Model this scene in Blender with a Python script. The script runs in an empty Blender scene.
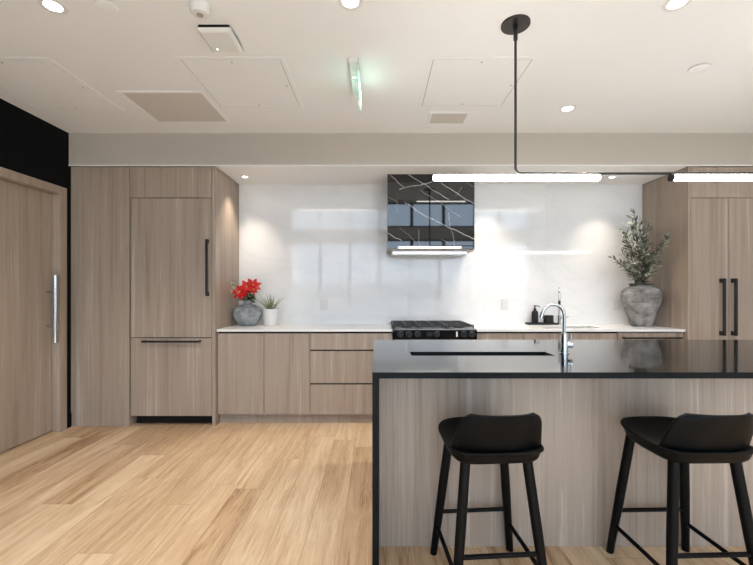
import bpy, bmesh, math, random
from mathutils import Vector, Matrix
random.seed(7)
S = bpy.context.scene
COL = S.collection
PI = math.pi

# ---------------------------------------------------------------- camera, world, exposure
F = 395.0                     # focal length in pixels of the 753 px wide frame
CH = 1.278                    # eye height
cam_d = bpy.data.cameras.new('camera'); cam = bpy.data.objects.new('camera', cam_d); COL.objects.link(cam)
cam_d.sensor_width = 36; cam_d.lens = F/753*36
cam_d.shift_x = -0.5/753; cam_d.shift_y = 7.5/753
cam_d.clip_start = 0.05
cam.location = (0, 0, CH); cam.rotation_euler = (PI/2, 0, 0)
S.camera = cam
S.view_settings.view_transform = 'Standard'; S.view_settings.look = 'None'
S.view_settings.gamma = 1; S.view_settings.use_curve_mapping = False
S.view_settings.exposure = 0.62

W = bpy.data.worlds.new('world'); S.world = W; W.use_nodes = True
wn = W.node_tree.nodes; wl = W.node_tree.links; wn.clear()
wo = wn.new('ShaderNodeOutputWorld'); wb = wn.new('ShaderNodeBackground')
tc = wn.new('ShaderNodeTexCoord'); sx = wn.new('ShaderNodeSeparateXYZ'); cr = wn.new('ShaderNodeValToRGB')
wl.new(tc.outputs['Generated'], sx.inputs[0]); wl.new(sx.outputs['Z'], cr.inputs[0])
cr.color_ramp.elements[0].position = 0.0; cr.color_ramp.elements[0].color = (0.30, 0.31, 0.33, 1)
cr.color_ramp.elements[1].position = 0.03; cr.color_ramp.elements[1].color = (0.72, 0.83, 1.0, 1)
wl.new(cr.outputs[0], wb.inputs[0]); wb.inputs[1].default_value = 3.7
wl.new(wb.outputs[0], wo.inputs[0])

sun_d = bpy.data.lights.new('sun', 'SUN'); sun_d.energy = 18.0; sun_d.angle = 0.026; sun_d.color = (1.0, 0.97, 0.94)
sun = bpy.data.objects.new('sun', sun_d); COL.objects.link(sun); sun.location = (0, -8, 8)
sun.rotation_euler = (math.radians(49), 0, math.radians(8))   # comes in through the windows behind the camera

NICHE_W = 25.0     # niche downlights
DOWN_W = 62.0      # main ceiling downlights
TUBE_E = 19.0       # pendant tubes
BAR_E = 9.0       # lounge ceiling bars
WARM = (1.0, 0.86, 0.70); NEUT = (1.0, 0.92, 0.83)

def portal(x0, x1, z0, z1, y):
    l = bpy.data.lights.new('window_portal', 'AREA'); l.shape = 'RECTANGLE'; l.size = x1-x0; l.size_y = z1-z0
    o = bpy.data.objects.new('window_portal', l); COL.objects.link(o)
    o.location = ((x0+x1)/2, y, (z0+z1)/2); o.rotation_euler = (PI/2, 0, PI)
    l.cycles.is_portal = True
portal(-2.8, 4.9, 0.25, 2.8, -4.05)
portal(-2.8, 4.9, 3.17, 3.92, -4.05)

# ---------------------------------------------------------------- materials
def new_mat(name):
    m = bpy.data.materials.new(name); m.use_nodes = True
    return m, m.node_tree.nodes, m.node_tree.links, m.node_tree.nodes['Principled BSDF']
def plain(name, col, rough=0.5, metal=0.0, bump=0.0, bscale=60, var=0.0, spec=0.5):
    m, n, l, p = new_mat(name)
    p.inputs['Base Color'].default_value = (*col, 1); p.inputs['Roughness'].default_value = rough
    p.inputs['Metallic'].default_value = metal; p.inputs['Specular IOR Level'].default_value = spec
    t = n.new('ShaderNodeTexCoord'); nz = n.new('ShaderNodeTexNoise'); nz.inputs['Scale'].default_value = bscale
    nz.inputs['Detail'].default_value = 4
    l.new(t.outputs['Object'], nz.inputs['Vector'])
    if var:
        mx = n.new('ShaderNodeMix'); mx.data_type = 'RGBA'
        mx.inputs[6].default_value = (*[c*(1-var) for c in col], 1); mx.inputs[7].default_value = (*[min(1, c*(1+var)) for c in col], 1)
        l.new(nz.outputs['Fac'], mx.inputs[0]); l.new(mx.outputs[2], p.inputs['Base Color'])
    if bump:
        b = n.new('ShaderNodeBump'); b.inputs['Strength'].default_value = bump; b.inputs['Distance'].default_value = 0.01
        l.new(nz.outputs['Fac'], b.inputs['Height']); l.new(b.outputs[0], p.inputs['Normal'])
    return m
def emit(name, col, s):
    m, n, l, p = new_mat(name)
    p.inputs['Base Color'].default_value = (0.8, 0.8, 0.8, 1)
    p.inputs['Emission Color'].default_value = (*col, 1); p.inputs['Emission Strength'].default_value = s
    return m
def ramp(n, stops):
    r = n.new('ShaderNodeValToRGB'); e = r.color_ramp.elements
    e[0].position, e[0].color = stops[0][0], (*stops[0][1], 1); e[1].position, e[1].color = stops[-1][0], (*stops[-1][1], 1)
    for pos, c in stops[1:-1]:
        k = e.new(pos); k.color = (*c, 1)
    return r
def veneer(name, dark, mid, light, rough=0.42):
    """vertical-grain oak veneer: noise stretched along Z, offset object by object"""
    m, n, l, p = new_mat(name)
    g = n.new('ShaderNodeNewGeometry'); oi = n.new('ShaderNodeObjectInfo')
    ad = n.new('ShaderNodeVectorMath'); ad.operation = 'ADD'
    ml = n.new('ShaderNodeMath'); ml.operation = 'MULTIPLY'; ml.inputs[1].default_value = 7.0
    l.new(oi.outputs['Random'], ml.inputs[0]); cx = n.new('ShaderNodeCombineXYZ')
    l.new(ml.outputs[0], cx.inputs[0]); l.new(ml.outputs[0], cx.inputs[2])
    l.new(g.outputs['Position'], ad.inputs[0]); l.new(cx.outputs[0], ad.inputs[1])
    def nz(sx_, sz_, det, dist=0.0):
        mp = n.new('ShaderNodeMapping'); mp.inputs['Scale'].default_value = (sx_, sx_, sz_)
        l.new(ad.outputs[0], mp.inputs[0]); t = n.new('ShaderNodeTexNoise')
        t.inputs['Scale'].default_value = 1; t.inputs['Detail'].default_value = det; t.inputs['Distortion'].default_value = dist
        l.new(mp.outputs[0], t.inputs['Vector']); return t.outputs['Fac']
    a = nz(16, 0.55, 3, 0.35); b = nz(75, 1.2, 4, 0.2); c = nz(260, 7, 2)
    def mix(f1, f2, k):
        x = n.new('ShaderNodeMix'); x.data_type = 'FLOAT'; x.inputs[0].default_value = k
        l.new(f1, x.inputs[2]); l.new(f2, x.inputs[3]); return x.outputs[0]
    f = mix(mix(a, b, 0.45), c, 0.18)
    r = ramp(n, [(0.38, dark), (0.485, mid), (0.55, mid), (0.62, light)])
    l.new(f, r.inputs[0]); l.new(r.outputs[0], p.inputs['Base Color'])
    p.inputs['Roughness'].default_value = rough
    bp = n.new('ShaderNodeBump'); bp.inputs['Strength'].default_value = 0.08; bp.inputs['Distance'].default_value = 0.002
    l.new(b, bp.inputs['Height']); l.new(bp.outputs[0], p.inputs['Normal'])
    return m
M = {}
M['veneer'] = veneer('oak_veneer', (0.285, 0.218, 0.168), (0.37, 0.295, 0.235), (0.47, 0.395, 0.33))
M['door'] = veneer('door_veneer', (0.32, 0.25, 0.19), (0.41, 0.33, 0.26), (0.51, 0.425, 0.35))
M['white'] = plain('white_plastic', (0.80, 0.79, 0.77), 0.4)
M['ceiling'] = plain('ceiling_paint', (0.90, 0.895, 0.89), 0.85, bump=0.03, bscale=200)
M['bulkhead'] = plain('bulkhead_paint', (0.50, 0.455, 0.40), 0.75, bump=0.03, bscale=200)
M['nicheceil'] = plain('niche_ceiling_paint', (0.90, 0.895, 0.885), 0.8, bump=0.02, bscale=200)
M['wallwhite'] = plain('wall_paint', (0.70, 0.69, 0.67), 0.8, bump=0.03, bscale=200)
M['blackwall'] = plain('black_wall_paint', (0.0035, 0.004, 0.005), 0.7, bump=0.03, bscale=200, spec=0.12)
M['black'] = plain('black_metal', (0.010, 0.010, 0.011), 0.38)
M['iron'] = plain('cast_iron', (0.018, 0.018, 0.019), 0.42, bump=0.1, bscale=300)
M['enamel'] = plain('black_enamel', (0.008, 0.008, 0.009), 0.12)
M['knob'] = plain('knob_metal', (0.045, 0.05, 0.055), 0.3, 0.6)
M['display'] = plain('display_glass', (0.03, 0.03, 0.033), 0.08)
M['darkgap'] = plain('dark_recess', (0.02, 0.017, 0.015), 0.9, spec=0.1)
M['stool'] = plain('black_stained_ash', (0.0022, 0.0021, 0.0021), 0.5, bump=0.05, bscale=120, spec=0.14)
M['chrome'] = plain('chrome', (0.60, 0.62, 0.65), 0.12, 1.0)
M['steel'] = plain('brushed_steel', (0.62, 0.61, 0.60), 0.3, 1.0)
M['cooktop'] = plain('dark_steel', (0.22, 0.22, 0.22), 0.3, 0.9)
M['sinksteel'] = plain('sink_steel', (0.55, 0.50, 0.46), 0.35, 0.8)
M['sinkblack'] = plain('black_sink_composite', (0.006, 0.006, 0.006), 0.6, spec=0.2)
M['frame'] = plain('window_frame_paint', (0.06, 0.062, 0.065), 0.5)
M['bronze'] = plain('canopy_bronze', (0.055, 0.05, 0.047), 0.32, 0.7)
M['blackmatt'] = plain('matt_black_ceramic', (0.016, 0.016, 0.017), 0.55, spec=0.3)
M['pot'] = plain('white_ceramic', (0.80, 0.79, 0.77), 0.35)
M['plate'] = plain('outlet_plate', (0.70, 0.68, 0.65), 0.4)
M['soil'] = plain('potting_soil', (0.03, 0.022, 0.016), 0.95, bump=0.6, bscale=120)
M['red'] = plain('red_petal', (0.56, 0.003, 0.004), 0.5, var=0.25, bscale=40)
M['yellow'] = plain('flower_centre', (0.55, 0.38, 0.04), 0.6)
M['green'] = plain('dark_green_leaf', (0.035, 0.085, 0.03), 0.5, var=0.4, bscale=30)
M['pale'] = plain('pale_bracts', (0.42, 0.45, 0.30), 0.6, var=0.2, bscale=30)
M['aloe'] = plain('aloe_leaf', (0.30, 0.33, 0.17), 0.5, var=0.5, bscale=25)
M['olive'] = plain('olive_leaf', (0.10, 0.118, 0.082), 0.5, var=0.55, bscale=12)
M['oliveback'] = plain('silvery_leaf', (0.37, 0.385, 0.33), 0.6, var=0.3, bscale=12)
M['twig'] = plain('twig_bark', (0.13, 0.085, 0.05), 0.8, var=0.3, bscale=40)
M['vent'] = plain('vent_taupe', (0.62, 0.58, 0.53), 0.6)
M['ventdark'] = plain('vent_back', (0.34, 0.31, 0.28), 0.8)
M['lens'] = emit('downlight_lens', (1.0, 0.93, 0.84), 14)
M['tube'] = emit('light_tube', (1.0, 0.95, 0.88), TUBE_E)
M['bar'] = emit('light_bar', (1.0, 0.96, 0.90), BAR_E)
M['led'] = emit('indicator_led', (0.9, 1.0, 0.95), 8)
M['greenglow'] = emit('green_edge_light', (0.16, 1.0, 0.60), 0.8)

def stone(name, c0, c1, rough, scale):
    m, n, l, p = new_mat(name)
    t = n.new('ShaderNodeTexCoord')
    nz = n.new('ShaderNodeTexNoise'); nz.inputs['Scale'].default_value = scale; nz.inputs['Detail'].default_value = 8; nz.inputs['Roughness'].default_value = 0.65
    l.new(t.outputs['Object'], nz.inputs['Vector'])
    mp = n.new('ShaderNodeMapping'); mp.inputs['Scale'].default_value = (3, 3, 45); l.new(t.outputs['Object'], mp.inputs[0])
    rg = n.new('ShaderNodeTexNoise'); rg.inputs['Scale'].default_value = 1.5; rg.inputs['Detail'].default_value = 4; l.new(mp.outputs[0], rg.inputs['Vector'])
    mx = n.new('ShaderNodeMix'); mx.data_type = 'FLOAT'; mx.inputs[0].default_value = 0.27
    l.new(nz.outputs['Fac'], mx.inputs[2]); l.new(rg.outputs['Fac'], mx.inputs[3])
    r = ramp(n, [(0.36, c0), (0.64, c1)]); l.new(mx.outputs[0], r.inputs[0]); l.new(r.outputs[0], p.inputs['Base Color'])
    p.inputs['Roughness'].default_value = rough
    b = n.new('ShaderNodeBump'); b.inputs['Strength'].default_value = 0.5; b.inputs['Distance'].default_value = 0.004
    l.new(mx.outputs[0], b.inputs['Height']); l.new(b.outputs[0], p.inputs['Normal'])
    return m
M['greyvase'] = stone('grey_stoneware', (0.15, 0.165, 0.18), (0.42, 0.44, 0.455), 0.75, 14)
M['urn'] = stone('weathered_urn', (0.075, 0.07, 0.066), (0.40, 0.385, 0.365), 0.8, 9)

M['urnrim'] = stone('dark_urn_rim', (0.03, 0.03, 0.03), (0.12, 0.115, 0.11), 0.8, 12)

def floor_mat():
    m, n, l, p = new_mat('oak_planks')
    g = n.new('ShaderNodeNewGeometry'); sp = n.new('ShaderNodeSeparateXYZ'); cb = n.new('ShaderNodeCombineXYZ')
    l.new(g.outputs['Position'], sp.inputs[0]); l.new(sp.outputs['X'], cb.inputs[1])
    dv = n.new('ShaderNodeMath'); dv.operation = 'DIVIDE'; dv.inputs[1].default_value = 0.182; l.new(sp.outputs['X'], dv.inputs[0])
    fl_ = n.new('ShaderNodeMath'); fl_.operation = 'FLOOR'; l.new(dv.outputs[0], fl_.inputs[0])
    wnz = n.new('ShaderNodeTexWhiteNoise'); wnz.noise_dimensions = '1D'; l.new(fl_.outputs[0], wnz.inputs['W'])
    of_ = n.new('ShaderNodeMath'); of_.operation = 'MULTIPLY_ADD'; of_.inputs[1].default_value = 1.75; l.new(wnz.outputs['Value'], of_.inputs[0]); l.new(sp.outputs['Y'], of_.inputs[2])
    l.new(of_.outputs[0], cb.inputs[0])
    br = n.new('ShaderNodeTexBrick'); br.offset = 0.0; br.offset_frequency = 2; br.squash = 1.0
    br.inputs['Scale'].default_value = 1; br.inputs['Brick Width'].default_value = 1.75; br.inputs['Row Height'].default_value = 0.182
    br.inputs['Mortar Size'].default_value = 0.0012; br.inputs['Mortar Smooth'].default_value = 0.3; br.inputs['Bias'].default_value = 0
    br.inputs['Color1'].default_value = (0, 0, 0, 1); br.inputs['Color2'].default_value = (1, 1, 1, 1); br.inputs['Mortar'].default_value = (0.5, 0.5, 0.5, 1)
    l.new(cb.outputs[0], br.inputs['Vector'])
    sc = n.new('ShaderNodeVectorMath'); sc.operation = 'SCALE'; sc.inputs['Scale'].default_value = 13.0
    l.new(br.outputs['Color'], sc.inputs[0])
    ad = n.new('ShaderNodeVectorMath'); ad.operation = 'ADD'; l.new(cb.outputs[0], ad.inputs[0]); l.new(sc.outputs[0], ad.inputs[1])
    def nz(s, det, dist):
        mp = n.new('ShaderNodeMapping'); mp.inputs['Scale'].default_value = s; l.new(ad.outputs[0], mp.inputs[0])
        t = n.new('ShaderNodeTexNoise'); t.inputs['Scale'].default_value = 1; t.inputs['Detail'].default_value = det; t.inputs['Distortion'].default_value = dist
        l.new(mp.outputs[0], t.inputs['Vector']); return t.outputs['Fac']
    a = nz((0.9, 9, 1), 6, 1.8); b = nz((6.5, 120, 1), 6, 1.2)
    def mixf(x, y, k):
        q = n.new('ShaderNodeMix'); q.data_type = 'FLOAT'; q.inputs[0].default_value = k; l.new(x, q.inputs[2]); l.new(y, q.inputs[3]); return q.outputs[0]
    bw = n.new('ShaderNodeRGBToBW'); l.new(br.outputs['Color'], bw.inputs[0])
    sub = n.new('ShaderNodeMath'); sub.operation = 'MULTIPLY_ADD'; sub.inputs[1].default_value = 0.22; sub.inputs[2].default_value = -0.10
    l.new(bw.outputs[0], sub.inputs[0])
    f = n.new('ShaderNodeMath'); f.operation = 'ADD'; l.new(mixf(a, b, 0.42), f.inputs[0]); l.new(sub.outputs[0], f.inputs[1])
    r = ramp(n, [(0.30, (0.33, 0.19, 0.10)), (0.38, (0.53, 0.345, 0.20)), (0.52, (0.66, 0.465, 0.29)), (0.68, (0.80, 0.62, 0.42))])
    l.new(f.outputs[0], r.inputs[0])
    mm = n.new('ShaderNodeMix'); mm.data_type = 'RGBA'; mm.inputs[7].default_value = (0.20, 0.11, 0.055, 1)
    fm = n.new('ShaderNodeMath'); fm.operation = 'MULTIPLY'; fm.inputs[1].default_value = 0.7
    l.new(br.outputs['Fac'], fm.inputs[0]); l.new(fm.outputs[0], mm.inputs[0]); l.new(r.outputs[0], mm.inputs[6]); l.new(mm.outputs[2], p.inputs['Base Color'])
    p.inputs['Roughness'].default_value = 0.42; p.inputs['Specular IOR Level'].default_value = 0.35
    bp = n.new('ShaderNodeBump'); bp.inputs['Strength'].default_value = 0.15; bp.inputs['Distance'].default_value = 0.002
    l.new(b, bp.inputs['Height']); l.new(bp.outputs[0], p.inputs['Normal'])
    return m
M['floor'] = floor_mat()

def white_marble():
    m, n, l, p = new_mat('white_marble')
    g = n.new('ShaderNodeNewGeometry')
    mp = n.new('ShaderNodeMapping'); mp.inputs['Rotation'].default_value = (0, 0.7, 0); mp.inputs['Scale'].default_value = (0.9, 1, 2.0)
    l.new(g.outputs['Position'], mp.inputs[0])
    a = n.new('ShaderNodeTexNoise'); a.inputs['Scale'].default_value = 1.2; a.inputs['Detail'].default_value = 7; a.inputs['Distortion'].default_value = 0.9
    l.new(mp.outputs[0], a.inputs['Vector'])
    s = n.new('ShaderNodeMath'); s.operation = 'SUBTRACT'; s.inputs[1].default_value = 0.5; l.new(a.outputs['Fac'], s.inputs[0])
    ab = n.new('ShaderNodeMath'); ab.operation = 'ABSOLUTE'; l.new(s.outputs[0], ab.inputs[0])
    r = ramp(n, [(0.0, (0.755, 0.76, 0.765)), (0.010, (0.785, 0.79, 0.79)), (0.10, (0.81, 0.81, 0.81))])
    l.new(ab.outputs[0], r.inputs[0]); l.new(r.outputs[0], p.inputs['Base Color'])
    p.inputs['Roughness'].default_value = 0.045
    return m
M['marble'] = white_marble()
M['quartz'] = plain('white_quartz', (0.80, 0.79, 0.78), 0.22, var=0.03, bscale=30)
def granite():
    m, n, l, p = new_mat('black_granite')
    t = n.new('ShaderNodeNewGeometry')
    a = n.new('ShaderNodeTexNoise'); a.inputs['Scale'].default_value = 4; a.inputs['Detail'].default_value = 10; a.inputs['Roughness'].default_value = 0.75
    l.new(t.outputs['Position'], a.inputs['Vector'])
    b = n.new('ShaderNodeTexNoise'); b.inputs['Scale'].default_value = 140; b.inputs['Detail'].default_value = 3; l.new(t.outputs['Position'], b.inputs['Vector'])
    mu = n.new('ShaderNodeMath'); mu.operation = 'MULTIPLY'; l.new(a.outputs['Fac'], mu.inputs[0]); l.new(b.outputs['Fac'], mu.inputs[1])
    r = ramp(n, [(0.24, (0.003, 0.0035, 0.004)), (0.42, (0.016, 0.02, 0.024))]); l.new(mu.outputs[0], r.inputs[0]); l.new(r.outputs[0], p.inputs['Base Color'])
    p.inputs['Roughness'].default_value = 0.10
    mr = n.new('ShaderNodeMapRange'); mr.inputs[1].default_value = 0.3; mr.inputs[2].default_value = 0.7; mr.inputs[3].default_value = 0.04; mr.inputs[4].default_value = 0.10
    l.new(a.outputs['Fac'], mr.inputs[0]); l.new(mr.outputs[0], p.inputs['Roughness'])
    p.inputs['IOR'].default_value = 2.4
    return m
M['granite'] = granite()
M['graniteedge'] = plain('honed_black_granite_edge', (0.006, 0.007, 0.008), 0.45, spec=0.12, var=0.5, bscale=50)  # granite copy with glare taken out of the finish so sides render dark
def edge_mat(o):
    o.data.materials.append(M['graniteedge'])
    for f in o.data.polygons:
        if abs(f.normal.z) < .5: f.material_index = 1
    return o
def black_marble():
    """polished black stone with thin white veins; each vein is a noisy line in the slab's own x/z"""
    m, n, l, p = new_mat('black_veined_marble')
    g = n.new('ShaderNodeNewGeometry')
    nz = n.new('ShaderNodeTexNoise'); nz.inputs['Scale'].default_value = 9; nz.inputs['Detail'].default_value = 5; l.new(g.outputs['Position'], nz.inputs['Vector'])
    off = n.new('ShaderNodeVectorMath'); off.operation = 'SUBTRACT'; off.inputs[1].default_value = (0.5, 0.5, 0.5); l.new(nz.outputs['Color'], off.inputs[0])
    sc = n.new('ShaderNodeVectorMath'); sc.operation = 'SCALE'; sc.inputs['Scale'].default_value = 0.045; l.new(off.outputs[0], sc.inputs[0])
    ad = n.new('ShaderNodeVectorMath'); ad.operation = 'ADD'; l.new(g.outputs['Position'], ad.inputs[0]); l.new(sc.outputs[0], ad.inputs[1])
    segs = [(390,175,404,187,.6,1), (409,174,448,200,.8,1), (436,180,474,204,.8,1), (420,190,461,217,.5,.6), (405,203,431,219,.9,1),
            (431,219,474,239,1,1), (400,189,433,182,.8,.9), (387,233,402,241,.9,.9), (448,212,455,248,.8,.6), (399,227,415,241,.5,.4),
            (397,192,397,214,.4,.4), (419,229,420,248,.6,.5), (387,196,399,203,.6,.5), (455,196,462,187,.5,.5), (442,240,456,249,.5,.4), (460,178,474,187,.6,.7)]
    total = None
    def math_(op, a, b=None, c=None):
        q = n.new('ShaderNodeMath'); q.operation = op
        for i, v in enumerate((a, b, c)):
            if v is None: continue
            if hasattr(v, 'links'): l.new(v, q.inputs[i])
            else: q.inputs[i].default_value = v
        return q.outputs[0]
    for (x0, y0, x1, y1, w, k) in segs:
        a = Vector(((x0-377)*.01, 0, CH+(290-y0)*.01)); b = Vector(((x1-377)*.01, 0, CH+(290-y1)*.01))
        d = (b-a); L = d.length; d.normalize(); nn = Vector((-d.z, 0, d.x))
        dt = n.new('ShaderNodeVectorMath'); dt.operation = 'DOT_PRODUCT'; l.new(ad.outputs[0], dt.inputs[0]); dt.inputs[1].default_value = nn
        dd = math_('ABSOLUTE', math_('SUBTRACT', dt.outputs['Value'], nn.dot(a)))
        tt = n.new('ShaderNodeVectorMath'); tt.operation = 'DOT_PRODUCT'; l.new(ad.outputs[0], tt.inputs[0]); tt.inputs[1].default_value = d
        th = math_('ABSOLUTE', math_('SUBTRACT', tt.outputs['Value'], d.dot(a)+L/2))
        mr = n.new('ShaderNodeMapRange'); mr.inputs[1].default_value = 0.0055*w; mr.inputs[2].default_value = 0.0015*w; l.new(dd, mr.inputs[0])
        inside = math_('LESS_THAN', th, L/2)
        v = math_('MULTIPLY', math_('MULTIPLY', mr.outputs[0], inside), k)
        total = v if total is None else math_('MAXIMUM', total, v)
    mx = n.new('ShaderNodeMix'); mx.data_type = 'RGBA'; mx.inputs[6].default_value = (0.010, 0.011, 0.013, 1); mx.inputs[7].default_value = (0.50, 0.50, 0.49, 1)
    l.new(total, mx.inputs[0]); l.new(mx.outputs[2], p.inputs['Base Color'])
    p.inputs['Roughness'].default_value = 0.03; p.inputs['Specular IOR Level'].default_value = 0.75
    return m
M['blackmarble'] = black_marble()
def glass_mat():
    m, n, l, p = new_mat('window_glass')
    n.remove(p); o = n['Material Output']
    t = n.new('ShaderNodeBsdfTransparent'); t.inputs[0].default_value = (0.9, 0.94, 0.96, 1)
    gl = n.new('ShaderNodeBsdfGlossy'); gl.inputs['Roughness'].default_value = 0.02
    fr = n.new('ShaderNodeFresnel'); fr.inputs[0].default_value = 1.45; mx = n.new('ShaderNodeMixShader')
    l.new(fr.outputs[0], mx.inputs[0]); l.new(t.outputs[0], mx.inputs[1]); l.new(gl.outputs[0], mx.inputs[2]); l.new(mx.outputs[0], o.inputs[0])
    return m
M['glass'] = glass_mat()
def grille_mat():
    m, n, l, p = new_mat('louvre_taupe')
    g = n.new('ShaderNodeNewGeometry'); w = n.new('ShaderNodeTexWave'); w.bands_direction = 'Y'; w.inputs['Scale'].default_value = 22
    l.new(g.outputs['Position'], w.inputs['Vector'])
    r = ramp(n, [(0.25, (0.30, 0.27, 0.235)), (0.6, (0.50, 0.46, 0.41))]); l.new(w.outputs['Fac'], r.inputs[0]); l.new(r.outputs[0], p.inputs['Base Color'])
    p.inputs['Roughness'].default_value = 0.6
    return m

# ---------------------------------------------------------------- mesh helpers
def BM(): return bmesh.new()
def bx(bm, x0, x1, y0, y1, z0, z1):
    r = bmesh.ops.create_cube(bm, size=1)
    for v in r['verts']:
        v.co = Vector((x0+(v.co.x+.5)*(x1-x0), y0+(v.co.y+.5)*(y1-y0), z0+(v.co.z+.5)*(z1-z0)))
    return r['verts']
def rings(bm, rs, cap0=True, cap1=True, closed=True):
    vs = [[bm.verts.new(p) for p in r] for r in rs]
    k = len(vs[0])
    for a, b in zip(vs, vs[1:]):
        for i in range(k if closed else k-1):
            j = (i+1) % k
            bm.faces.new((a[i], a[j], b[j], b[i]))
    if cap0: bm.faces.new(list(reversed(vs[0])))
    if cap1: bm.faces.new(vs[-1])
    return vs
def lathe(bm, prof, c=(0, 0, 0), seg=40, lobe=None, cap0=True, cap1=True):
    rs = []
    for r, z in prof:
        ring = []
        for i in range(seg):
            t = 2*PI*i/seg; rr = r*(1+(lobe(t, z) if lobe else 0))
            ring.append((c[0]+rr*math.cos(t), c[1]+rr*math.sin(t), c[2]+z))
        rs.append(ring)
    rings(bm, rs, cap0, cap1)
def tube(bm, pts, r, seg=14, caps=True):
    pts = [Vector(p) for p in pts]; rs = []
    rad = r if isinstance(r, (list, tuple)) else [r]*len(pts)
    t0 = (pts[1]-pts[0]).normalized(); up = Vector((0, 0, 1)) if abs(t0.z) < .9 else Vector((1, 0, 0))
    nrm = t0.cross(up).normalized()
    for i, p in enumerate(pts):
        t = (pts[min(i+1, len(pts)-1)]-pts[max(i-1, 0)]).normalized()
        nrm = (nrm-t*nrm.dot(t)).normalized(); b = t.cross(nrm)
        rs.append([p+(nrm*math.cos(2*PI*k/seg)+b*math.sin(2*PI*k/seg))*rad[i] for k in range(seg)])
    rings(bm, rs, caps, caps)
def leaf(bm, base, d, L, w, droop=0.0, fold=0.25, side=None):
    base = Vector(base); d = Vector(d).normalized()
    s = side if side else d.cross(Vector((0, 0, 1)))
    s = Vector(s)
    if s.length < .05: s = Vector((1, 0, 0))
    s.normalize(); u = s.cross(d).normalized()
    prof = [(0, .12), (.22, .75), (.5, 1), (.78, .6), (1, .03)]
    rows = []
    for t, k in prof:
        c = base+d*(L*t)-Vector((0, 0, 1))*(droop*L*t*t)
        hw = w*k/2
        rows.append([bm.verts.new(c-s*hw+u*hw*fold), bm.verts.new(c), bm.verts.new(c+s*hw+u*hw*fold)])
    for a, b in zip(rows, rows[1:]):
        bm.faces.new((a[0], a[1], b[1], b[0])); bm.faces.new((a[1], a[2], b[2], b[1]))
def obj(name, bm, mat, parent=None, bevel=0, smooth=False, loc=None, bseg=2):
    bmesh.ops.recalc_face_normals(bm, faces=bm.faces)
    me = bpy.data.meshes.new(name); bm.to_mesh(me); bm.free()
    me.materials.append(mat)
    o = bpy.data.objects.new(name, me); COL.objects.link(o)
    if loc: o.location = loc
    if parent: o.parent = parent
    if smooth:
        for f in me.polygons: f.use_smooth = True
        if smooth == 'auto':
            for e in me.edges: pass
            try: me.set_sharp_from_angle(angle=R(38))
            except Exception: pass
    if bevel:
        b = o.modifiers.new('bevel', 'BEVEL'); b.width = bevel; b.segments = bseg; b.limit_method = 'ANGLE'; b.angle_limit = R(40)
    return o
def R(d): return math.radians(d)
def box(name, x0, x1, y0, y1, z0, z1, mat, parent=None, bevel=0.0015):
    bm = BM(); top_ = parent
    while top_ and top_.parent: top_ = top_.parent
    ox, oy, oz = top_.location if top_ else (0, 0, 0)
    bx(bm, x0-ox, x1-ox, y0-oy, y1-oy, z0-oz, z1-oz)
    return obj(name, bm, mat, parent, bevel)
def tag(o, label, cat, group=None):
    o['label'] = label; o['category'] = cat
    if group: o['group'] = group
    return o
def thing(name, label, cat, loc=(0, 0, 0), rz=0, group=None):
    o = bpy.data.objects.new(name, None); COL.objects.link(o); o.location = loc; o.rotation_euler = (0, 0, rz)
    o.empty_display_size = 0.1
    return tag(o, label, cat, group)
def struct(o): o['kind'] = 'structure'; return o
def dup(root, loc, label, rz=None, group=None):
    r = root.copy(); COL.objects.link(r); r.location = loc; r['label'] = label
    if rz is not None: r.rotation_euler = (0, 0, rz)
    if group: r['group'] = group
    for ch in list(root.children):
        c = ch.copy(); COL.objects.link(c); c.parent = r
        for g in list(ch.children):
            d = g.copy(); COL.objects.link(d); d.parent = c
    return r

# ---------------------------------------------------------------- structure
XL, XR, YB, YF = -2.872, 5.0, -4.0, 4.337
ZC, ZR, ZN = 2.74, 4.05, 2.437
struct(box('floor', XL-.35, XR+.1, .9, YF+.1, -0.06, 0, M['floor'], bevel=0))
M['loungefloor'] = plain('pale_lounge_floor', (0.66, 0.60, 0.535), 0.8, bump=0.1, bscale=80, var=0.05)  # unseen floor, pale colour invented to bounce neutral light onto the ceiling
struct(box('floor', XL-.35, XR+.1, YB-.1, .9, -0.06, 0, M['loungefloor'], bevel=0))
struct(box('ceiling', XL-.35, XR+.1, 1.5, YF+.1, ZC, ZR+.06, M['ceiling'], bevel=0))
struct(box('ceiling', XL-.35, XR+.1, YB-.1, 1.5, ZR, ZR+.06, M['ceiling'], bevel=0))
struct(box('ceiling', XL, XR, 3.68, YF, ZN+.003, ZC, M['bulkhead'], bevel=0)).name = 'trim_bulkhead'
# soffit board closing the niche from above
struct(box('ceiling', -1.515, 2.913, 3.70, YF, ZN, ZN+.004, M['nicheceil'], bevel=0))
struct(box('trim_bead', XL, XR, 3.674, 3.69, ZN-.003, ZN+.006, M['nicheceil'], bevel=0))
struct(box('wall_back', XL-.1, XR+.1, YF+.0145, YF+.12, 0, ZC, M['wallwhite'], bevel=0))
struct(box('wall_right', XR, XR+.1, YB, YF, 0, ZR, M['wallwhite'], bevel=0))
struct(box('wall_return', 3.70, XR, 3.70, YF, 0, ZN, M['wallwhite'], bevel=0))
# left wall: black, with the door opening between y=DY0 and y=DY1
DY0, DY1, DZ = 2.52, 3.557, 2.144
bm = BM()
bx(bm, XL-.12, XL, YB, DY0-.02, 0, ZR); bx(bm, XL-.12, XL, DY1+.02, YF+.1, 0, ZC); bx(bm, XL-.12, XL, DY0-.02, DY1+.02, DZ+.02, ZR)
struct(obj('wall_left', bm, M['blackwall']))
struct(box('trim_opening_back', XL-.30, XL-.121, DY0-.3, DY1+.3, 0, DZ+.3, M['blackwall'], bevel=0))
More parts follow.
